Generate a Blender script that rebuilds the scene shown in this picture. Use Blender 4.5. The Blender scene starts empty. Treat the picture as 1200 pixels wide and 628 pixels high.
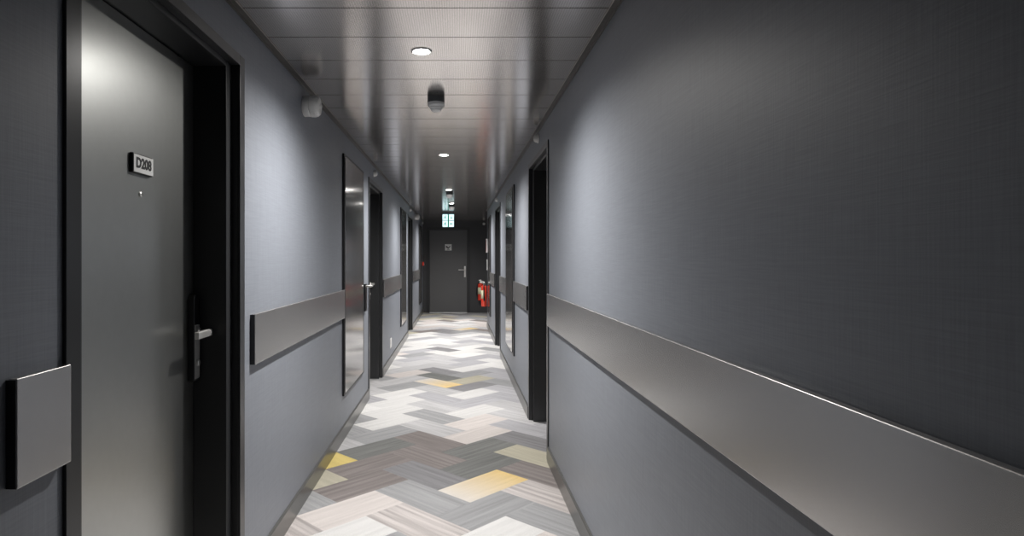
import bpy, bmesh, math, random
from mathutils import Vector, Matrix
random.seed(7)
S = bpy.context.scene
COL = S.collection
PI = math.pi
XL, XR, XREC = -0.832, 0.60, 0.80        # wall faces
HC, ZC = 1.316, 2.266                    # camera height, ceiling height
YB, YE, YREC = -2.6, 15.6, 12.3          # back wall, end wall, start of the alcove on the right

# ------------------------------------------------------------------ materials
def lin(v):
    return v / 12.92 if v <= 0.04045 else ((v + 0.055) / 1.055) ** 2.4

def new_mat(name):
    m = bpy.data.materials.new(name); m.use_nodes = True
    nt = m.node_tree
    return m, nt, nt.nodes['Principled BSDF']

def N(nt, t, **kw):
    n = nt.nodes.new(t)
    for k, v in kw.items():
        setattr(n, k, v)
    return n

def simple(name, col, rough=0.5, metal=0.0, noise=0.0, scale=60, bump=0.0, spec=0.5, coat=0.0):
    m, nt, b = new_mat(name)
    b.inputs['Roughness'].default_value = rough
    b.inputs['Metallic'].default_value = metal
    b.inputs['Specular IOR Level'].default_value = spec
    b.inputs['Coat Weight'].default_value = coat
    b.inputs['Coat Roughness'].default_value = 0.15
    tc = N(nt, 'ShaderNodeTexCoord'); nz = N(nt, 'ShaderNodeTexNoise')
    nz.inputs['Scale'].default_value = scale; nz.inputs['Detail'].default_value = 4
    nt.links.new(tc.outputs['Object'], nz.inputs['Vector'])
    mix = N(nt, 'ShaderNodeMix', data_type='RGBA')
    c0 = [max(0, c * (1 - noise)) for c in col] + [1]; c1 = [c * (1 + noise) for c in col] + [1]
    mix.inputs[6].default_value = c0; mix.inputs[7].default_value = c1
    nt.links.new(nz.outputs['Fac'], mix.inputs[0]); nt.links.new(mix.outputs[2], b.inputs['Base Color'])
    if bump:
        bp = N(nt, 'ShaderNodeBump'); bp.inputs['Strength'].default_value = bump; bp.inputs['Distance'].default_value = 0.001
        nt.links.new(nz.outputs['Fac'], bp.inputs['Height']); nt.links.new(bp.outputs['Normal'], b.inputs['Normal'])
    return m

def emit(name, col, strength):
    m, nt, b = new_mat(name)
    b.inputs['Base Color'].default_value = (*col, 1)
    b.inputs['Emission Color'].default_value = (*col, 1)
    b.inputs['Emission Strength'].default_value = strength
    return m

def wallpaper(name, col):
    """dark woven vinyl: fine horizontal and vertical threads"""
    m, nt, b = new_mat(name)
    tc = N(nt, 'ShaderNodeTexCoord')
    def thread(sc):
        mp = N(nt, 'ShaderNodeMapping'); mp.inputs['Scale'].default_value = sc
        nz = N(nt, 'ShaderNodeTexNoise'); nz.inputs['Scale'].default_value = 1; nz.inputs['Detail'].default_value = 3
        nt.links.new(tc.outputs['Object'], mp.inputs['Vector']); nt.links.new(mp.outputs['Vector'], nz.inputs['Vector'])
        return nz
    v, h = thread((260, 260, 7)), thread((9, 9, 330))
    ad = N(nt, 'ShaderNodeMath', operation='ADD')
    nt.links.new(v.outputs['Fac'], ad.inputs[0]); nt.links.new(h.outputs['Fac'], ad.inputs[1])
    mr = N(nt, 'ShaderNodeMapRange'); mr.inputs['From Min'].default_value = 0.7; mr.inputs['From Max'].default_value = 1.3
    mr.inputs['To Min'].default_value = 0.90; mr.inputs['To Max'].default_value = 1.10
    nt.links.new(ad.outputs[0], mr.inputs['Value'])
    mul = N(nt, 'ShaderNodeMix', data_type='RGBA', blend_type='MULTIPLY'); mul.inputs[0].default_value = 1
    mul.inputs[6].default_value = (*col, 1)
    nt.links.new(mr.outputs[0], mul.inputs[7]); nt.links.new(mul.outputs[2], b.inputs['Base Color'])
    b.inputs['Roughness'].default_value = 0.48
    b.inputs['Specular IOR Level'].default_value = 0.6
    bp = N(nt, 'ShaderNodeBump'); bp.inputs['Strength'].default_value = 0.25; bp.inputs['Distance'].default_value = 0.0006
    nt.links.new(ad.outputs[0], bp.inputs['Height']); nt.links.new(bp.outputs['Normal'], b.inputs['Normal'])
    return m

def ceiling_mat():
    m, nt, b = new_mat('perforated_bronze_metal')
    tc = N(nt, 'ShaderNodeTexCoord'); sp = N(nt, 'ShaderNodeSeparateXYZ')
    nt.links.new(tc.outputs['Object'], sp.inputs[0])
    def wave(sock, period):
        a = N(nt, 'ShaderNodeMath', operation='MULTIPLY'); a.inputs[1].default_value = 2 * PI / period
        s = N(nt, 'ShaderNodeMath', operation='SINE'); nt.links.new(sock, a.inputs[0]); nt.links.new(a.outputs[0], s.inputs[0])
        return s
    wx, wy = wave(sp.outputs['X'], 0.0095), wave(sp.outputs['Y'], 0.0095)
    p = N(nt, 'ShaderNodeMath', operation='ADD'); nt.links.new(wx.outputs[0], p.inputs[0]); nt.links.new(wy.outputs[0], p.inputs[1])
    g = N(nt, 'ShaderNodeMapRange'); g.inputs['From Min'].default_value = 0.7; g.inputs['From Max'].default_value = 1.3
    nt.links.new(p.outputs[0], g.inputs['Value'])                 # 1 inside a perforation
    mix = N(nt, 'ShaderNodeMix', data_type='RGBA')
    mix.inputs[6].default_value = (0.80, 0.755, 0.73, 1); mix.inputs[7].default_value = (0.42, 0.40, 0.385, 1)
    nt.links.new(g.outputs[0], mix.inputs[0]); nt.links.new(mix.outputs[2], b.inputs['Base Color'])
    b.inputs['Metallic'].default_value = 0.92; b.inputs['Roughness'].default_value = 0.18
    return m

def carpet_mat():
    m, nt, b = new_mat('carpet_tiles')
    at = N(nt, 'ShaderNodeVertexColor', layer_name='tint'); uv = N(nt, 'ShaderNodeUVMap', uv_map='tile')
    mp = N(nt, 'ShaderNodeMapping'); mp.inputs['Scale'].default_value = (1.6, 34, 1)
    nz = N(nt, 'ShaderNodeTexNoise'); nz.inputs['Scale'].default_value = 1; nz.inputs['Detail'].default_value = 2.5
    nt.links.new(uv.outputs[0], mp.inputs['Vector']); nt.links.new(mp.outputs[0], nz.inputs['Vector'])
    mp2 = N(nt, 'ShaderNodeMapping'); mp2.inputs['Scale'].default_value = (260, 420, 1)
    n2 = N(nt, 'ShaderNodeTexNoise'); n2.inputs['Scale'].default_value = 1; n2.inputs['Detail'].default_value = 1
    nt.links.new(uv.outputs[0], mp2.inputs['Vector']); nt.links.new(mp2.outputs[0], n2.inputs['Vector'])
    r1 = N(nt, 'ShaderNodeMapRange'); r1.inputs['From Min'].default_value = 0.3; r1.inputs['From Max'].default_value = 0.7
    # how strongly a tile is striped is carried in the alpha of its tint
    lo = N(nt, 'ShaderNodeMath', operation='SUBTRACT'); lo.inputs[0].default_value = 1
    hi = N(nt, 'ShaderNodeMath', operation='ADD'); hi.inputs[0].default_value = 1
    nt.links.new(at.outputs['Alpha'], lo.inputs[1]); nt.links.new(at.outputs['Alpha'], hi.inputs[1])
    nt.links.new(nz.outputs['Fac'], r1.inputs['Value']); nt.links.new(lo.outputs[0], r1.inputs['To Min']); nt.links.new(hi.outputs[0], r1.inputs['To Max'])
    r2 = N(nt, 'ShaderNodeMapRange'); r2.inputs['From Min'].default_value = 0.35; r2.inputs['From Max'].default_value = 0.65
    r2.inputs['To Min'].default_value = 0.74; r2.inputs['To Max'].default_value = 1.2
    nt.links.new(n2.outputs['Fac'], r2.inputs['Value'])
    f = N(nt, 'ShaderNodeMath', operation='MULTIPLY'); nt.links.new(r1.outputs[0], f.inputs[0]); nt.links.new(r2.outputs[0], f.inputs[1])
    mul = N(nt, 'ShaderNodeMix', data_type='RGBA', blend_type='MULTIPLY'); mul.inputs[0].default_value = 1
    nt.links.new(at.outputs['Color'], mul.inputs[6]); nt.links.new(f.outputs[0], mul.inputs[7])
    nt.links.new(mul.outputs[2], b.inputs['Base Color'])
    b.inputs['Roughness'].default_value = 0.95; b.inputs['Specular IOR Level'].default_value = 0.1
    bp = N(nt, 'ShaderNodeBump'); bp.inputs['Strength'].default_value = 0.4; bp.inputs['Distance'].default_value = 0.002
    nt.links.new(n2.outputs['Fac'], bp.inputs['Height']); nt.links.new(bp.outputs['Normal'], b.inputs['Normal'])
    return m

WALL = wallpaper('charcoal_woven_wallpaper', (0.238, 0.256, 0.291))
CEIL = ceiling_mat()
CARPET = carpet_mat()
VOID = simple('ceiling_void', (0.01, 0.01, 0.01), 0.9)
TRIM = simple('bronze_ceiling_trim', (0.16, 0.15, 0.14), 0.35, 0.6)
RAIL = simple('satin_graphite_laminate', (0.55, 0.54, 0.527), 0.27, 0.9, 0.05, 90)
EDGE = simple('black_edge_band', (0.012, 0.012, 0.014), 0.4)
PANEL = simple('brushed_graphite_panel', (0.26, 0.252, 0.245), 0.12, 0.8, 0.08, 40)
BASE = simple('satin_grey_baseboard', (0.16, 0.158, 0.15), 0.28, 0.5)
LEAF = simple('dark_grey_lacquer', (0.47, 0.48, 0.465), 0.33, 0.97, 0.04, 30, spec=0.6)
FRAME = simple('black_gloss_frame', (0.032, 0.033, 0.035), 0.3)
CHROME = simple('brushed_steel', (0.80, 0.79, 0.76), 0.38, 0.85)
DARKMETAL = simple('dark_lock_metal', (0.42, 0.415, 0.405), 0.45, 0.2)
BLACK = simple('black_plastic', (0.012, 0.012, 0.013), 0.3)
WHITE = simple('white_plastic', (0.92, 0.91, 0.89), 0.4, 0, 0.02)
PLATE = simple('white_sign_plate', (0.94, 0.94, 0.92), 0.45)
INK = simple('black_ink', (0.006, 0.006, 0.006), 0.5)
GREY = simple('grey_detector_base', (0.10, 0.105, 0.108), 0.45)
RED = simple('red_enamel', (0.85, 0.055, 0.025), 0.22, 0.0, 0.03, coat=0.5)
LABELM = simple('cream_label', (0.85, 0.80, 0.55), 0.5)
LAMP = emit('lamp_lens', (1.0, 0.97, 0.93), 140)
SIGNLIT = emit('lit_sign_white', (0.72, 0.96, 1.0), 1.35)
SIGNGREEN = emit('lit_sign_green', (0.0, 0.25, 0.16), 0.6)
SIGNBODY = simple('sign_housing', (0.10, 0.22, 0.28), 0.4)
THRESH = simple('aluminium_threshold', (0.75, 0.76, 0.75), 0.4, 0.6)

# ------------------------------------------------------------------ mesh helpers
class MB:
    def __init__(s): s.bm = bmesh.new()
    def box(s, x0, x1, y0, y1, z0, z1):
        vs = [s.bm.verts.new(p) for p in ((x0,y0,z0),(x1,y0,z0),(x1,y1,z0),(x0,y1,z0),(x0,y0,z1),(x1,y0,z1),(x1,y1,z1),(x0,y1,z1))]
        for f in ((0,3,2,1),(4,5,6,7),(0,1,5,4),(1,2,6,5),(2,3,7,6),(3,0,4,7)):
            s.bm.faces.new([vs[i] for i in f])
        return s
    def prism(s, pts, axis, a, b):
        """polygon pts in the plane across axis ('x','y','z'), extruded from a to b"""
        def P(p, t):
            return {'x': (t, p[0], p[1]), 'y': (p[0], t, p[1]), 'z': (p[0], p[1], t)}[axis]
        lo = [s.bm.verts.new(P(p, a)) for p in pts]; hi = [s.bm.verts.new(P(p, b)) for p in pts]
        s.bm.faces.new(lo); s.bm.faces.new(hi[::-1])
        n = len(pts)
        for i in range(n):
            s.bm.faces.new((lo[i], hi[i], hi[(i + 1) % n], lo[(i + 1) % n]))
        return s
    def lathe(s, prof, axis='z', c=(0, 0, 0), n=32):
        """profile [(r, t)] revolved about axis through c; closed at zero radius or capped"""
        c = Vector(c)
        def P(r, t, a):
            u, v = r * math.cos(a), r * math.sin(a)
            return c + Vector({'z': (u, v, t), 'x': (t, u, v), 'y': (v, t, u)}[axis])
        rings = []
        for r, t in prof:
            if r < 1e-6: rings.append([s.bm.verts.new(P(0, t, 0))])
            else: rings.append([s.bm.verts.new(P(r, t, 2 * PI * i / n)) for i in range(n)])
        for A, B in zip(rings, rings[1:]):
            for i in range(n):
                j = (i + 1) % n
                if len(A) == 1 and len(B) == 1: continue
                if len(A) == 1: s.bm.faces.new((A[0], B[i], B[j]))
                elif len(B) == 1: s.bm.faces.new((A[i], A[j], B[0]))
                else: s.bm.faces.new((A[i], A[j], B[j], B[i]))
        for R in (rings[0], rings[-1]):
            if len(R) > 1: s.bm.faces.new(R)
        return s
    def tube(s, pts, r, n=12):
        pts = [Vector(p) for p in pts]; rings = []
        for i, p in enumerate(pts):
            d = (pts[min(i + 1, len(pts) - 1)] - pts[max(i - 1, 0)]).normalized()
            u = d.orthogonal().normalized() if i == 0 else (u - d * u.dot(d)).normalized()
            v = d.cross(u)
            rr = r[i] if isinstance(r, (list, tuple)) else r
            rings.append([s.bm.verts.new(p + rr * (math.cos(2*PI*k/n) * u + math.sin(2*PI*k/n) * v)) for k in range(n)])
        for A, B in zip(rings, rings[1:]):
            for k in range(n):
                s.bm.faces.new((A[k], A[(k+1) % n], B[(k+1) % n], B[k]))
        s.bm.faces.new(rings[0]); s.bm.faces.new(rings[-1])
        return s
    def build(s, name, mat, parent=None, bevel=0.0, smooth=False, seg=2):
        bmesh.ops.recalc_face_normals(s.bm, faces=s.bm.faces)
        me = bpy.data.meshes.new(name); s.bm.to_mesh(me); s.bm.free()
        for mm in (mat if isinstance(mat, (list, tuple)) else [mat]): me.materials.append(mm)
        o = bpy.data.objects.new(name, me); COL.objects.link(o)
        if parent: o.parent = parent
        if bevel:
            md = o.modifiers.new('bevel', 'BEVEL'); md.width = bevel; md.segments = seg; md.limit_method = 'ANGLE'; md.angle_limit = math.radians(40)
        if smooth:
            for p in me.polygons: p.use_smooth = True
            me.set_sharp_from_angle(angle=math.radians(38))
        return o

def tag(o, label=None, cat=None, group=None, kind=None):
    for k, v in (('label', label), ('category', cat), ('group', group), ('kind', kind)):
        if v: o[k] = v
    return o

def empty(name, loc=(0, 0, 0), rz=0.0):
    o = bpy.data.objects.new(name, None); COL.objects.link(o)
    o.location = loc; o.rotation_euler = (0, 0, rz); o.empty_display_size = 0.1
    return o

def copy_tree(o, parent=None):
    c = o.copy(); COL.objects.link(c)
    if parent: c.parent = parent
    for ch in list(o.children): copy_tree(ch, c)
    return c

def side_xf(side, y, z=0.0):
    """location and turn of a thing whose local +X points out of the wall into the corridor"""
    return ((XL, y, z), 0.0) if side == 'L' else ((XR, y, z), PI)

# ------------------------------------------------------------------ doors layout
OW, TW, LW = 0.5625, 0.514, 0.4525       # half widths: casing outside, opening, inner stop
OT, TT, LT = 2.096, 2.060, 2.035
REC = 0.145                               # how deep the leaf sits
LD = [1.8955, 6.515, 11.31]               # door centres in the left wall
RD = [4.665, 9.165]                       # door centres in the right wall

# ------------------------------------------------------------------ room shell
def wall(name, x0, x1, ya, yb, doors, label):
    m = MB(); y = ya
    for c in sorted(doors):
        m.box(x0, x1, y, c - TW, 0, ZC); m.box(x0, x1, c - TW, c + TW, TT, ZC); y = c + TW
    m.box(x0, x1, y, yb, 0, ZC)
    return tag(m.build(name, WALL), label, 'wall', kind='structure')
wall('wall_left', XL - 0.25, XL, YB, YE, LD, 'charcoal woven wallpaper wall on the left of the corridor')
m = MB(); y = YB
for c in RD:
    m.box(XR, XR + 0.25, y, c - TW, 0, ZC); m.box(XR, XR + 0.25, c - TW, c + TW, TT, ZC); y = c + TW
m.box(XR, XR + 0.25, y, YREC, 0, ZC); m.box(XREC, XR + 0.25, YREC, YE, 0, ZC)
tag(m.build('wall_right', WALL), 'charcoal woven wallpaper wall on the right, stepping back near the far end', 'wall', kind='structure')
ENDW = simple('dark_end_wall_paint', (0.05, 0.051, 0.054), 0.5, 0, 0.05)
DX0, DX1, DTOP = -0.665, 0.262, 2.035     # end door leaf
m = MB()
m.box(XL - 0.25, DX0 - 0.02, YE, YE + 0.2, 0, ZC); m.box(DX1 + 0.02, XR + 0.25, YE, YE + 0.2, 0, ZC); m.box(DX0 - 0.02, DX1 + 0.02, YE, YE + 0.2, DTOP + 0.02, ZC)
tag(m.build('wall_end', ENDW), 'near-black wall closing the far end of the corridor', 'wall', kind='structure')
tag(MB().box(XL - 0.25, XR + 0.25, YB - 0.2, YB, 0, ZC).build('wall_back', WALL), 'charcoal wall behind the camera', 'wall', kind='structure')

# ceiling: metal planks across the corridor, thin dark joints
m = MB(); P, y0 = 0.315, 2.70 - 0.315 * 17
for i in range(60):
    a, b = y0 + i * P, y0 + (i + 1) * P
    if b < YB or a > YE: continue
    g = 0.006 if abs(a - 8.37) < 0.05 else 0.0032
    m.box(XL, XREC, max(a + g, YB), min(b - 0.0032, YE), ZC, ZC + 0.012)
n0 = len(m.bm.faces)
m.box(XL - 0.2, XR + 0.2, YB, YE, ZC + 0.02, ZC + 0.04)
m.bm.faces.ensure_lookup_table()
for f in m.bm.faces[n0:]: f.material_index = 1
tag(m.build('ceiling', [CEIL, VOID]), 'dark bronze metal plank ceiling with fine perforations', 'ceiling', kind='structure')
def angle_trim(name, segs, label):
    m = MB()
    for x, d, a, b in segs:
        m.box(min(x, x + d * 0.024), max(x, x + d * 0.024), a, b, ZC - 0.006, ZC)
        m.box(min(x, x + d * 0.004), max(x, x + d * 0.004), a, b, ZC - 0.018, ZC - 0.006)
    return tag(m.build(name, TRIM), label, 'trim', kind='structure')
angle_trim('trim_1', [(XL, 1, YB, YE)], 'slim bronze angle trim where the left wall meets the ceiling')
angle_trim('trim_2', [(XR, -1, YB, YREC)], 'slim bronze angle trim where the right wall meets the ceiling')

# carpet: herringbone of 25 x 50 cm tiles
W_ = 0.2535
TINT = {  # real tile colours (albedo) and how striped each is
 'W': ((0.68, 0.672, 0.66), 0.07), 'C': ((0.63, 0.585, 0.56), 0.09), 'P': ((0.49, 0.455, 0.44), 0.27), 'L': ((0.51, 0.505, 0.51), 0.16),
 'M': ((0.42, 0.416, 0.435), 0.13), 'G': ((0.335, 0.337, 0.342), 0.14), 'B': ((0.25, 0.225, 0.217), 0.2), 'E': ((0.25, 0.247, 0.255), 0.15),
 'D': ((0.20, 0.203, 0.196), 0.2), 'K': ((0.50, 0.47, 0.375), 0.12), 'Y': ((0.76, 0.56, 0.25), 0.08), 'S': ((0.72, 0.58, 0.22), 0.1)}
ROWS = {  # k : (V far left, H left, V centre-left, H centre-right, V right)
 -2: 'GWGWC', -1: 'PCPGG', 0: 'GBGYP', 1: 'KBEDB', 2: 'SDBDK', 3: 'LGBCE', 4: 'GWLCM', 5: 'GWGWL', 6: 'WWLML', 7: 'MWMWM', 8: 'LGLEM',
 9: 'LLYKG', 10: 'GCDGM', 11: 'LLEWM', 12: 'WLLMW', 13: 'LMLMW', 14: 'WGLWM', 15: 'CMWWL', 16: 'WWEWG', 17: 'LWLLW', 18: 'WWWMM',
 19: 'LMWLW', 20: 'WWLWM', 21: 'LWMLW', 22: 'KBEGG', 23: 'GLEYB', 24: 'CCLWL', 25: 'CWCWC', 26: 'LCWLC', 27: 'WCLWC', 28: 'GCBCB'}
VX = [('V', -0.914), ('H', -0.555), ('V', -0.197), ('H', 0.162), ('V', 0.52), ('H', 0.879), ('V', -0.914 - 0.717 + 0.0)]
def clip_poly(pts, x0, x1, y0, y1):
    for ax, lim, sgn in ((0, x0, 1), (0, x1, -1), (1, y0, 1), (1, y1, -1)):
        out = []
        for i in range(len(pts)):
            a, b = pts[i], pts[(i + 1) % len(pts)]
            da, db = sgn * (a[ax] - lim), sgn * (b[ax] - lim)
            if da >= 0: out.append(a)
            if da * db < 0:
                t = da / (da - db); out.append(tuple(a[j] + t * (b[j] - a[j]) for j in range(4)))
        pts = out
        if not pts: return []
    return pts
bm = bmesh.new(); uvl = bm.loops.layers.uv.new('tile'); cl = bm.loops.layers.float_color.new('tint')
rnd = random.Random(11); r2 = 1 / math.sqrt(2)
for ci, (kind, cx) in enumerate(VX[:6]):
    for k in range(-18, 36):
        cy = (3.688 if kind == 'H' else 3.509) + 0.3585 * k
        if k in ROWS and ci < 5: key = ROWS[k][ci]
        else: key = rnd.choice('WCLLMMGGBEDPK' if k < 20 else 'GBEGLK')
        (base, stripe) = TINT[key]
        j = rnd.uniform(0.94, 1.06); ou, ov = rnd.uniform(0, 50), rnd.uniform(0, 50)
        d, e = (Vector((r2, r2)), Vector((-r2, r2))) if kind == 'H' else (Vector((-r2, r2)), Vector((r2, r2)))
        pts = []
        for a, b in ((-1, -0.5), (1, -0.5), (1, 0.5), (-1, 0.5)):
            p = Vector((cx, cy)) + d * (a * W_) + e * (b * W_)
            pts.append((p.x, p.y, a * W_, b * W_))
        pts = clip_poly(pts, XL - 0.2, XREC, YB, YE)
        if len(pts) < 3: continue
        f = bm.faces.new([bm.verts.new((p[0], p[1], 0)) for p in pts])
        for lp, p in zip(f.loops, pts):
            t = (p[2] / W_ + 1) / 2
            c = tuple(v * j for v in base)
            if key == 'Y':                                       # ombre tile: pale at one end, amber at the other
                q = t if kind == 'H' else 1 - t
                w = (0.66, 0.62, 0.57); c = tuple(w[i] * (1 - q) + base[i] * q for i in range(3))
            lp[cl] = (*c, stripe); lp[uvl].uv = (p[2] + ou, p[3] + ov)
bmesh.ops.recalc_face_normals(bm, faces=bm.faces)
for f in bm.faces:
    if f.normal.z < 0: f.normal_flip()
me = bpy.data.meshes.new('floor'); bm.to_mesh(me); bm.free(); me.materials.append(CARPET)
fl = bpy.data.objects.new('floor', me); COL.objects.link(fl)
tag(fl, 'herringbone carpet tile floor in white, greys and a few yellow tiles', 'floor', kind='structure')

# baseboards
def skirting(name, segs, label):
    m = MB()
    for x, d, a, b in segs:
        t = 0.012 * d
        m.prism([(x, 0), (x + t, 0), (x + t, 0.094), (x + t * 0.5, 0.1), (x, 0.1)], 'y', a, b)
    return tag(m.build(name, BASE), label, 'baseboard', kind='structure')
def between(doors, a, b):
    out, y = [], a
    for c in sorted(doors): out.append((y, c - OW)); y = c + OW
    return out + [(y, b)]
skirting('baseboard_left', [(XL, 1, a, b) for a, b in between(LD, YB, YE)], 'satin grey baseboard along the left wall')
skirting('baseboard_right', [(XR, -1, a, b) for a, b in between(RD, YB, YREC)] + [(XREC, -1, YREC, YE)], 'satin grey baseboard along the right wall')

# ------------------------------------------------------------------ room doors in the side walls
def text_mesh(name, body, size, mat, parent, M, extrude=0.0006, bold=0.0):
    cu = bpy.data.curves.new(name, 'FONT'); cu.body = body; cu.size = size; cu.extrude = extrude; cu.offset = bold
    cu.align_x = 'CENTER'; cu.align_y = 'CENTER'; cu.resolution_u = 4
    tmp = bpy.data.objects.new(name + '_text', cu); COL.objects.link(tmp)
    dg = bpy.context.evaluated_depsgraph_get()
    me = bpy.data.meshes.new_from_object(tmp.evaluated_get(dg)); me.name = name
    bpy.data.objects.remove(tmp)
    me.transform(M); me.materials.clear(); me.materials.append(mat)
    o = bpy.data.objects.new(name, me); COL.objects.link(o); o.parent = parent
    return o
# text frame for a plate whose normal is +X: text right = +Y, text up = +Z
FACE_X = Matrix(((0, 0, 1, 0), (1, 0, 0, 0), (0, 1, 0, 0), (0, 0, 0, 1)))
FACE_MY = Matrix(((1, 0, 0, 0), (0, 0, -1, 0), (0, 1, 0, 0), (0, 0, 0, 1)))

def ring(m, x0, x1, wo, to, wi, ti):
    m.box(x0, x1, -wo, -wi, 0.0, to); m.box(x0, x1, wi, wo, 0.0, to); m.box(x0, x1, -wi, wi, ti, to)

def make_door(n, side, yc, label, plate=None, mirror=1):
    loc, rz = side_xf(side, yc)
    root = tag(empty('door_%d' % n, loc, rz), label, 'door', kind='structure')
    m = MB(); ring(m, 0.0, 0.008, OW, OT, TW - 0.004, TT - 0.004); ring(m, -0.024, 0.0, TW, TT, TW - 0.004, TT - 0.004)
    ring(m, -REC - 0.05, -0.024, TW, TT, LW, LT)
    m.build('door_frame', FRAME, root, bevel=0.0015)
    MB().box(-REC - 0.045, -REC, -LW + 0.003, LW - 0.003, 0.006, LT - 0.003).build('leaf', LEAF, root, bevel=0.002)
    hs = MB().box(-REC - 0.03, -0.028, -TW + 0.003, -LW + 0.002, 0.0, LT).build('hinge_stile', LEAF, root, bevel=0.002) if mirror > 0 and plate else None
    # electronic lock on the leaf's far edge
    f = -REC; s = mirror
    ya, yb = LW - 0.056, LW - 0.006
    ym, hw = s * (ya + yb) / 2, (yb - ya) / 2
    z0, z1 = 0.872, 1.190
    pts = [(ym - hw, z0), (ym + hw, z0), (ym + hw, z1 - hw)] + [(ym + hw * math.cos(a), z1 - hw + hw * math.sin(a)) for a in [PI * i / 12 for i in range(1, 12)]] + [(ym - hw, z1 - hw)]
    lock = MB().prism(pts, 'x', f, f + 0.024).build('lock_case', BLACK, root, bevel=0.003)
    lock['label'] = 'black electronic lock case with rounded top'
    MB().box(f + 0.024, f + 0.0265, ym - hw + 0.004, ym + hw - 0.004, z0 + 0.008, z0 + 0.205).build('lock_cover', DARKMETAL, lock, bevel=0.002)
    MB().lathe([(0.0, 0.0265), (0.012, 0.0265), (0.012, 0.032), (0.009, 0.034), (0, 0.034)], 'x', (f, ym + s * 0.002, z0 + 0.065), 20).build('key_cylinder', CHROME, lock, smooth=True)
    m = MB()
    zl = 1.048
    m.lathe([(0.0, 0.0265), (0.017, 0.0265), (0.017, 0.034), (0.010, 0.036), (0.010, 0.078), (0, 0.078)], 'x', (f, ym + s * 0.004, zl), 20)
    a, b = sorted((ym + s * 0.017, ym - s * 0.108))
    m.box(f + 0.060, f + 0.076, a, b, zl - 0.0125, zl + 0.0125)
    lv = m.build('lever_handle', CHROME, lock, bevel=0.003); lv['label'] = 'polished steel lever handle'
    ph = MB().lathe([(0.0, -0.002), (0.0085, -0.002), (0.0085, 0.003), (0.006, 0.0045), (0.005, 0.003), (0, 0.003)], 'x', (f, 0.055, 1.516), 20).build('peephole', CHROME, root, smooth=True)
    if plate:
        y = 0.0525
        bk = MB().box(f, f + 0.010, y - 0.062, y + 0.060, 1.577, 1.637).build('number_plate_backing', BLACK, root, bevel=0.001)
        pl = MB().box(f + 0.010, f + 0.0125, y - 0.060, y + 0.060, 1.580, 1.634).build('number_plate', PLATE, bk, bevel=0.0005)
        pl['label'] = 'white number plate'
        text_mesh('plate_number', plate, 0.042, INK, bk, Matrix.Translation((f + 0.0128, y, 1.608)) @ FACE_X, bold=0.0018)
    return root
make_door(1, 'L', LD[0], 'nearest dark grey room door on the left with white D208 plate', 'D208')
make_door(2, 'L', LD[1], 'second room door on the left, recessed just past the tall glossy wall panel')
make_door(3, 'L', LD[2], 'third room door on the left, recessed well down the corridor')
make_door(4, 'R', RD[0], 'nearest recessed room door on the right, beside the end of the long rail')
make_door(5, 'R', RD[1], 'second recessed room door on the right, further down the corridor')

# end door
root = tag(empty('door_6', ((DX0 + DX1) / 2, YE, 0)), 'dark grey door closing the far end with a small white square sign', 'door', kind='structure')
hw = (DX1 - DX0) / 2
m = MB()
for a, b in ((-hw - 0.075, -hw - 0.003), (hw + 0.003, hw + 0.075)): m.box(a, b, -0.012, 0.0, 0, DTOP + 0.075)
m.box(-hw - 0.003, hw + 0.003, -0.012, 0.0, DTOP + 0.003, DTOP + 0.075)
for a, b in ((-hw - 0.02, -hw - 0.003), (hw + 0.003, hw + 0.02)): m.box(a, b, 0.0, 0.1, 0, DTOP + 0.02)
m.box(-hw - 0.003, hw + 0.003, 0.0, 0.1, DTOP + 0.003, DTOP + 0.02)
m.build('door_frame', simple('end_door_frame', (0.03, 0.03, 0.032), 0.4), root, bevel=0.002)
MB().box(-hw, hw, 0.012, 0.056, 0.012, DTOP).build('leaf', simple('end_door_paint', (0.12, 0.12, 0.122), 0.45), root, bevel=0.002)
MB().box(-hw, hw, -0.10, 0.06, 0, 0.012).build('threshold', THRESH, root, bevel=0.002)['label'] = 'pale metal threshold strip'
hx = hw - 0.055
pl = MB().box(hx - 0.021, hx + 0.021, 0.002, 0.012, 0.88, 1.15).build('handle_plate', CHROME, root, bevel=0.003)
MB().tube([(hx, 0.004, 1.06), (hx, -0.045, 1.06), (hx - 0.012, -0.052, 1.06), (hx - 0.16, -0.052, 1.06)], 0.0105).build('lever_handle', CHROME, pl, smooth=True)
sx, sz = -0.002, 1.616
sg = MB().box(sx - 0.083, sx + 0.083, 0.004, 0.012, sz - 0.078, sz + 0.078).build('door_sign', PLATE, root, bevel=0.001); sg['label'] = 'small white square sign'
m = MB()
m.prism([(sx - 0.058, sz + 0.030), (sx - 0.032, sz + 0.034), (sx - 0.004, sz - 0.004), (sx + 0.040, sz + 0.034), (sx + 0.056, sz + 0.022), (sx - 0.002, sz - 0.034), (sx - 0.058, sz + 0.002)], 'y', 0.0025, 0.0042)
m.build('sign_mark', INK, sg)
m = MB()
for dz in (-0.046, -0.060): m.box(sx - 0.035, sx + 0.035, 0.003, 0.0042, sz + dz - 0.004, sz + dz + 0.004)
m.build('sign_lines', GREY, sg)

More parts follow.
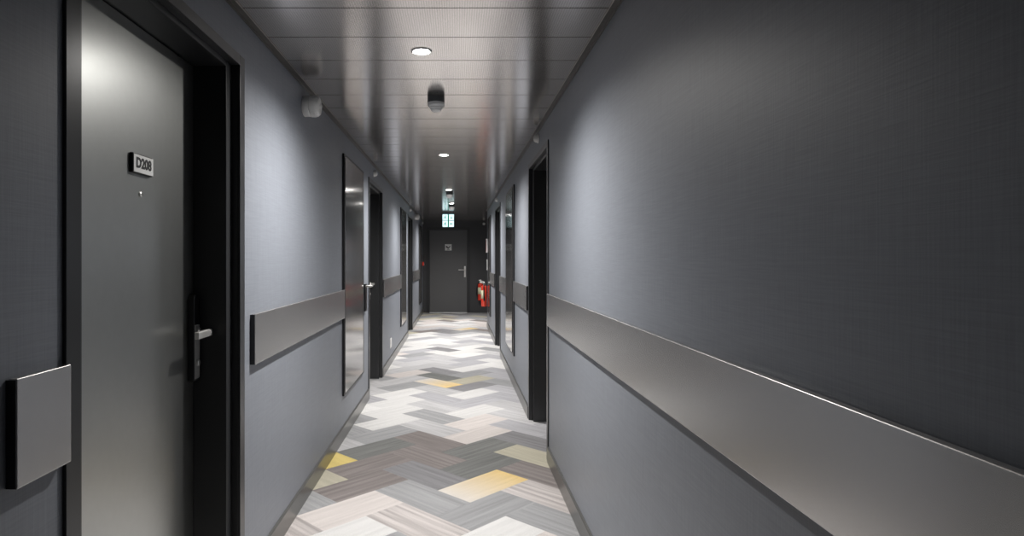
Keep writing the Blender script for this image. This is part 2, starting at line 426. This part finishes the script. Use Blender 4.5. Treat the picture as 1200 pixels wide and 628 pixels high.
# ------------------------------------------------------------------ wall rails and tall panels
RZ0, RZ1, RP = 0.890, 1.095, 0.020
def rail(side, a, b, label):
    loc, rz = side_xf(side, (a + b) / 2, RZ0)
    o = tag(empty('wall_guard_rail', loc, rz), label, 'wall rail', 'wall guard rails'); h = (b - a) / 2; H = RZ1 - RZ0
    MB().box(0.0035, RP, -h + 0.0015, h - 0.0015, 0, H).build('rail_board', RAIL, o, bevel=0.0022, seg=3)
    for s in (-1, 1):
        MB().box(0.0, RP - 0.003, min(s * h, s * (h - 0.0015)), max(s * h, s * (h - 0.0015)), 0.002, H - 0.002).build('end_cap', EDGE, o)['label'] = 'black end face'
    MB().box(0.0, 0.0035, -h + 0.0015, h - 0.0015, 0.004, H - 0.004).build('backing_strip', EDGE, o)
    return o
def tall_panel(side, a, b, label):
    z0, z1 = 0.32, 2.09
    loc, rz = side_xf(side, (a + b) / 2, z0)
    o = tag(empty('tall_wall_panel', loc, rz), label, 'wall panel', 'tall wall panels'); h = (b - a) / 2; H = z1 - z0
    MB().box(0.0, 0.014, -h, h, 0, H).build('panel_frame_shadow', EDGE, o, bevel=0.001)
    MB().box(0.014, 0.022, -h + 0.006, h - 0.100, 0.022, H - 0.022).build('panel_face', PANEL, o, bevel=0.0015)  # face stops short at one end; the wide black strip stands in for shadow
    return o
LP = [(4.60, 5.58), (9.35, 10.33), (13.90, 14.88)]
RPN = [(6.50, 7.44), (10.98, 11.78)]
rail('L', 1.165, LD[0] - OW, 'short stub of dark wall rail at the left edge beside the D208 door')
rail('L', 2.545, LP[0][0], 'dark wall rail between the D208 door and the tall glossy panel')
rail('L', LD[1] + OW, LP[1][0], 'dark wall rail on the left just past the second door, above the white socket')
rail('L', LD[2] + OW + 0.02, LP[2][0], 'short far wall rail on the left, past the third door')
rail('R', YB + 0.05, RD[0] - OW - 0.04, 'long wide wall rail running along the near right wall to the picture edge')
rail('R', RD[0] + OW + 0.03, RPN[0][0], 'short dark wall rail on the right just past the nearest right door')
rail('R', RPN[0][1], RD[1] - OW - 0.03, 'dark wall rail on the right between the tall panel and the second right door')
rail('R', RD[1] + OW + 0.03, RPN[1][0], 'far wall rail on the right before the red fire extinguishers')
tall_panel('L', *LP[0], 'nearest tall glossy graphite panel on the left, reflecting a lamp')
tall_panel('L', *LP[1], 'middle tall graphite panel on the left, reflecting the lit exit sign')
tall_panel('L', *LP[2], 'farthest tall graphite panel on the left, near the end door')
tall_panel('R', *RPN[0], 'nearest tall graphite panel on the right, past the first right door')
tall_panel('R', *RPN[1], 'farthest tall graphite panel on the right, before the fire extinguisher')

# lock plate with lever on the left wall by the second door
o = tag(empty('wall_lock_plate', (XL, 5.705, 0.85)), 'black vertical lock plate with a silver lever between tall panel and second left door', 'lock')
MB().box(0, 0.02, -0.06, 0.04, 0, 0.245).build('lock_case', BLACK, o, bevel=0.004)
MB().tube([(0.02, 0.0, 0.225), (0.052, 0.0, 0.225), (0.060, 0.012, 0.225), (0.060, 0.065, 0.225)], 0.0095).build('lever_handle', CHROME, o, smooth=True)

# socket low on the left wall
o = tag(empty('wall_socket', (XL, 7.95, 0.265)), 'white double socket low on the left wall past the second door', 'socket')
MB().box(0, 0.010, -0.075, 0.075, -0.058, 0.058).build('face_plate', WHITE, o, bevel=0.003)
for s in (-1, 1):
    MB().lathe([(0, 0.010), (0.022, 0.010), (0.022, 0.0115), (0.019, 0.0115), (0.018, 0.0105), (0, 0.0105)], 'x', (0, s * 0.036, 0), 20).build('outlet', WHITE, o, smooth=True)

# ------------------------------------------------------------------ ceiling fittings
SPOT_W = 222
def downlight(x, y):
    o = empty('ceiling_downlight', (x, y, ZC))
    MB().lathe([(0.036, 0.0), (0.048, 0.0), (0.048, -0.003), (0.044, -0.005), (0.036, -0.003), (0.036, 0.0)], 'z', (0, 0, 0), 40).build('trim_ring', WHITE, o, smooth=True)
    MB().lathe([(0.0, -0.0038), (0.012, -0.0037), (0.025, -0.0030), (0.0355, -0.0016), (0.0355, 0.0), (0, 0.0)], 'z', (0, 0, 0), 32).build('lens', LAMP, o, smooth=True)
    ld = bpy.data.lights.new('lamp', 'SPOT'); ld.energy = SPOT_W; ld.color = (1.0, 0.97, 0.94); ld.shadow_soft_size = 0.032
    ld.spot_size = math.radians(157); ld.spot_blend = 1.0
    lo = bpy.data.objects.new('lamp', ld); COL.objects.link(lo); lo.parent = o; lo.location = (0, 0, -0.012)
    return o
DL = [(-0.160, 2.88, 'bright round downlight in the ceiling, nearest to the camera'), (-0.116, 5.74, 'round downlight in the ceiling, second from the camera past the smoke detector'),
      (-0.105, 8.60, 'round downlight, third along the ceiling, just before the second detector'), (-0.085, 10.72, 'round downlight, fourth along the ceiling, just before the exit sign'),
      (-0.085, 13.45, 'round downlight, farthest along the ceiling, behind the exit sign')]
for x, y, l in DL: tag(downlight(x, y), l, 'ceiling light', 'ceiling downlights')

def detector(x, y, label):
    o = tag(empty('smoke_detector', (x, y, ZC)), label, 'smoke detector', 'smoke detectors')
    MB().lathe([(0, 0), (0.050, 0), (0.050, -0.030), (0.047, -0.033), (0, -0.033)], 'z', n=40).build('mounting_base', GREY, o, smooth=True)
    MB().lathe([(0, -0.033), (0.049, -0.033), (0.050, -0.045), (0.048, -0.052), (0.040, -0.058), (0.039, -0.064), (0.034, -0.066), (0.030, -0.078), (0.018, -0.084), (0, -0.086)], 'z', n=40).build('sensor_head', WHITE, o, smooth=True)
    return o
detector(-0.120, 3.70, 'round white smoke detector on a dark base, nearest on the ceiling')
detector(-0.100, 8.95, 'white smoke detector halfway along the ceiling, below the third downlight')
detector(-0.085, 11.05, 'white smoke detector farthest along, just above the lit exit sign')

def sounder(y, z, label):
    o = tag(empty('alarm_sounder', (XL, y, z)), label, 'alarm sounder', 'drum alarm sounders')
    MB().lathe([(0, 0), (0.053, 0), (0.056, 0.004), (0.056, 0.034), (0.053, 0.037), (0, 0.037)], 'x', n=40).build('mounting_base', WHITE, o, smooth=True)
    m = MB()
    m.lathe([(0, 0.037), (0.050, 0.037), (0.056, 0.040), (0.0565, 0.062), (0.053, 0.078), (0.046, 0.088), (0.030, 0.092), (0, 0.093)], 'x', n=40)
    m.build('sounder_head', WHITE, o, smooth=True)
    m = MB()
    for i in range(40):
        a = 2 * PI * i / 40
        c, s_ = math.cos(a), math.sin(a)
        m.tube([(0.041, c * 0.0565, s_ * 0.0565), (0.062, c * 0.057, s_ * 0.057), (0.077, c * 0.0535, s_ * 0.0535)], 0.0016, 6)
    m.build('grille_ribs', WHITE, o)
    MB().lathe([(0, 0.092), (0.012, 0.092), (0.012, 0.097), (0.006, 0.1), (0, 0.1)], 'x', n=20).build('indicator', WHITE, o, smooth=True)
    return o
sounder(3.44, 2.150, 'large ribbed white drum sounder high on the left wall past D208')
sounder(12.6, 2.165, 'distant white drum sounder high on the left wall past the third door')

def beacon(loc, rz, label):
    o = tag(empty('door_indicator_light', loc, rz), label, 'indicator light', 'small wall indicator lights')
    MB().lathe([(0, 0), (0.034, 0), (0.034, 0.008), (0.031, 0.010), (0, 0.010)], 'x', n=28).build('base_ring', WHITE, o, smooth=True)
    MB().lathe([(0, 0.010), (0.029, 0.010), (0.028, 0.022), (0.022, 0.032), (0.010, 0.037), (0, 0.038)], 'x', n=28).build('lens_dome', WHITE, o, smooth=True)
    return o
beacon((XL, 6.35, 2.180), 0, 'small white dome light above the second door on the left')
beacon((XL, 11.2, 2.195), 0, 'small white dome light above the third door on the left')
beacon((XL, 15.2, 2.195), 0, 'small white dome light on the left wall in the far end corner')
beacon((XR, 4.62, 2.200), PI, 'small white dome light above the nearest door on the right')
beacon((XR, 9.30, 2.195), PI, 'small white dome light above the second door on the right')
beacon((0.675, YE, 2.195), -PI / 2, 'small white dome light on the end wall in the right corner')

# exit sign hanging from the ceiling
ex, ey = -0.166, 12.6
o = tag(empty('exit_sign', (ex, ey, ZC)), 'lit green and white exit sign hanging from the far ceiling', 'exit sign')
m = MB()
m.box(-0.115, 0.115, -0.022, 0.022, -0.052, -0.030); m.box(-0.115, 0.115, -0.012, 0.012, -0.178, -0.166); m.box(-0.115, 0.115, -0.012, 0.012, -0.308, -0.300)
m.box(-0.120, -0.112, -0.012, 0.012, -0.308, -0.052); m.box(0.112, 0.120, -0.012, 0.012, -0.308, -0.052)
for s in (-0.08, 0.08): m.box(s - 0.006, s + 0.006, -0.006, 0.006, -0.03, 0)
m.build('housing', SIGNBODY, o, bevel=0.001)
for zb in (-0.166, -0.300):
    zt = zb + (0.114 if zb > -0.2 else 0.122)
    p = MB().box(-0.112, 0.112, -0.009, 0.009, zb, zt).build('lit_panel', SIGNLIT, o)
    zc = (zb + zt) / 2; m = MB()
    # running figure in a doorway, left cell
    X = -0.060
    m.box(-0.010, 0.016, -0.0105, -0.009, zb, zt)
    m.lathe([(0, -0.0105), (0.009, -0.0105), (0.009, -0.009), (0, -0.009)], 'y', (X + 0.008, 0, zc + 0.034), 16)
    m.prism([(X - 0.010, zc + 0.022), (X + 0.008, zc + 0.022), (X + 0.004, zc - 0.006), (X + 0.022, zc - 0.018), (X + 0.016, zc - 0.042), (X + 0.006, zc - 0.042), (X + 0.010, zc - 0.022),
             (X - 0.010, zc - 0.014), (X - 0.034, zc - 0.032), (X - 0.040, zc - 0.024), (X - 0.016, zc - 0.004)], 'y', -0.0105, -0.009)
    m.prism([(X + 0.006, zc + 0.020), (X + 0.026, zc + 0.006), (X + 0.022, zc), (X + 0.004, zc + 0.010)], 'y', -0.0105, -0.009)
    # arrow, right cell
    A = 0.062
    if zb > -0.2: m.prism([(A - 0.006, zc + 0.03), (A + 0.006, zc + 0.03), (A + 0.006, zc - 0.004), (A + 0.024, zc - 0.004), (A, zc - 0.034), (A - 0.024, zc - 0.004), (A - 0.006, zc - 0.004)], 'y', -0.0105, -0.009)
    else: m.prism([(A + 0.032, zc - 0.006), (A + 0.032, zc + 0.006), (A, zc + 0.006), (A, zc + 0.024), (A - 0.032, zc), (A, zc - 0.024), (A, zc - 0.006)], 'y', -0.0105, -0.009)
    m.build('pictogram', SIGNGREEN, p)

# ------------------------------------------------------------------ fire equipment at the end
def extinguisher(loc, rz, R, H, label, hose_side=1):
    """local +X out of the wall; base at loc, axis R+0.02 from the wall"""
    o = tag(empty('fire_extinguisher', loc, rz), label, 'fire extinguisher', 'red fire extinguishers')
    ax = R + 0.022; b = H * 0.80
    MB().lathe([(0, 0), (R * 0.94, 0), (R, 0.008), (R, b - R * 0.75), (R * 0.95, b - R * 0.45), (R * 0.75, b - R * 0.17), (R * 0.4, b - 0.004), (0.022, b), (0.020, b + 0.012), (0, b + 0.012)], 'z', (ax, 0, 0), 36).build('cylinder_body', RED, o, smooth=True)
    m = MB(); n = 24; z0, z1 = b * 0.36, b * 0.76; r = R + 0.0008; vs = []
    for i in range(n + 1):
        a = -1.35 + 2.7 * i / n + hose_side * 0.35 - (PI / 2 if True else 0) * 0
        vs.append((m.bm.verts.new((ax + r * math.cos(a), r * math.sin(a), z0)), m.bm.verts.new((ax + r * math.cos(a), r * math.sin(a), z1))))
    for A, B in zip(vs, vs[1:]): m.bm.faces.new((A[0], B[0], B[1], A[1]))
    lb = m.build('paper_label', LABELM, o, smooth=True); lb.modifiers.new('thick', 'SOLIDIFY').thickness = 0.0012; lb['label'] = 'cream instruction label'
    m = MB()
    m.lathe([(0, b + 0.012), (0.019, b + 0.012), (0.019, b + 0.045), (0.014, b + 0.055), (0, b + 0.055)], 'z', (ax, 0, 0), 20)
    m.build('valve_head', CHROME, o, smooth=True)
    m = MB(); t = b + 0.045
    for dz, e in ((0.0, 0.085), (0.028, 0.10)):
        m.tube([(ax - 0.012, 0, t + dz * 0.4), (ax + 0.03, 0, t + dz), (ax + e, 0, t + dz * 1.5 + 0.008)], 0.0075, 8)
    m.build('squeeze_handle', CHROME, o, smooth=True)
    s = hose_side; m = MB(); pts = []
    for i in range(15):
        u = i / 14
        pts.append((ax + 0.01 * math.sin(u * PI), s * (0.016 + (R + 0.014) * math.sin(min(1, u * 1.7) * PI / 2)), b + 0.03 + 0.05 * math.sin(min(1, u * 2.2) * PI) - u * b * 0.80))
    m.tube(pts, [0.0095] * 11 + [0.012, 0.014, 0.016, 0.018], 10)
    m.build('hose', BLACK, o, smooth=True)
    MB().lathe([(0, 0), (0.017, 0), (0.017, 0.008), (0, 0.008)], 'y', (ax, -s * 0.027, b + 0.035), 16).build('pressure_gauge', WHITE, o, smooth=True)
    m = MB(); m.box(0, 0.006, -0.03, 0.03, b * 0.45, b * 0.95); m.box(0.0, 0.024, -0.012, 0.012, b * 0.62, b * 0.68)
    m.build('mounting_bracket', BLACK, o, bevel=0.001)
    return o
extinguisher((XR, 11.98, 0.428), PI, 0.056, 0.50, 'red fire extinguisher hanging on the right wall at the far end, in front of another', 1)
extinguisher((0.590, YE, 0.314), -PI / 2, 0.066, 0.52, 'red fire extinguisher on the end wall, half hidden behind another', -1)

o = tag(empty('extinguisher_sign', (XR, 12.06, 1.447), PI), 'white raised sign board on the right wall above the fire extinguisher', 'sign')
MB().box(0, 0.036, -0.10, 0.10, 0, 0.261).build('board', PLATE, o, bevel=0.004)
MB().box(0.036, 0.0372, -0.08, 0.08, 0.02, 0.241).build('sign_face', RED, o)
o = tag(empty('instruction_sign', (XR, 12.06, 1.115), PI), 'smaller pale sign board directly above the fire extinguisher, below the white one', 'sign')
MB().box(0, 0.024, -0.09, 0.09, 0, 0.20).build('board', PLATE, o, bevel=0.004)
MB().box(0.024, 0.0252, -0.075, 0.075, 0.015, 0.185).build('sign_face', GREY, o)
o = tag(empty('fire_alarm_call_point', (XL, 15.3, 1.165)), 'small red fire alarm call point on the far left wall', 'call point')
MB().box(0, 0.008, -0.048, 0.048, -0.003, 0.093).build('mounting_plate', BLACK, o, bevel=0.001)
MB().box(0.008, 0.045, -0.045, 0.045, 0, 0.09).build('red_housing', RED, o, bevel=0.004)
MB().box(0.045, 0.047, -0.028, 0.028, 0.018, 0.072).build('press_plate', WHITE, o, bevel=0.001)

# ------------------------------------------------------------------ world, camera, view
w = bpy.data.worlds.new('world'); S.world = w; w.use_nodes = True
w.node_tree.nodes['Background'].inputs[0].default_value = (0.02, 0.02, 0.022, 1); w.node_tree.nodes['Background'].inputs[1].default_value = 0.3
cam = bpy.data.cameras.new('camera'); co = bpy.data.objects.new('camera', cam); COL.objects.link(co)
co.location = (0, 0, HC); co.rotation_euler = (PI / 2, 0, 0)
cam.sensor_fit = 'HORIZONTAL'; cam.sensor_width = 36; cam.lens = 36 * 740 / 1200
cam.shift_x = (600 - 535) / 1200; cam.shift_y = -(314 - 304) / 1200
cam.clip_start = 0.05; cam.clip_end = 60
S.camera = co
S.view_settings.view_transform = 'Standard'; S.view_settings.look = 'None'
S.view_settings.exposure = 0.0; S.view_settings.gamma = 1.0; S.view_settings.use_curve_mapping = False
S.cycles.use_denoising = True
S.cycles.max_bounces = 10; S.cycles.diffuse_bounces = 6; S.cycles.glossy_bounces = 6
S.cycles.sample_clamp_indirect = 6.0
S.cycles.caustics_reflective = False
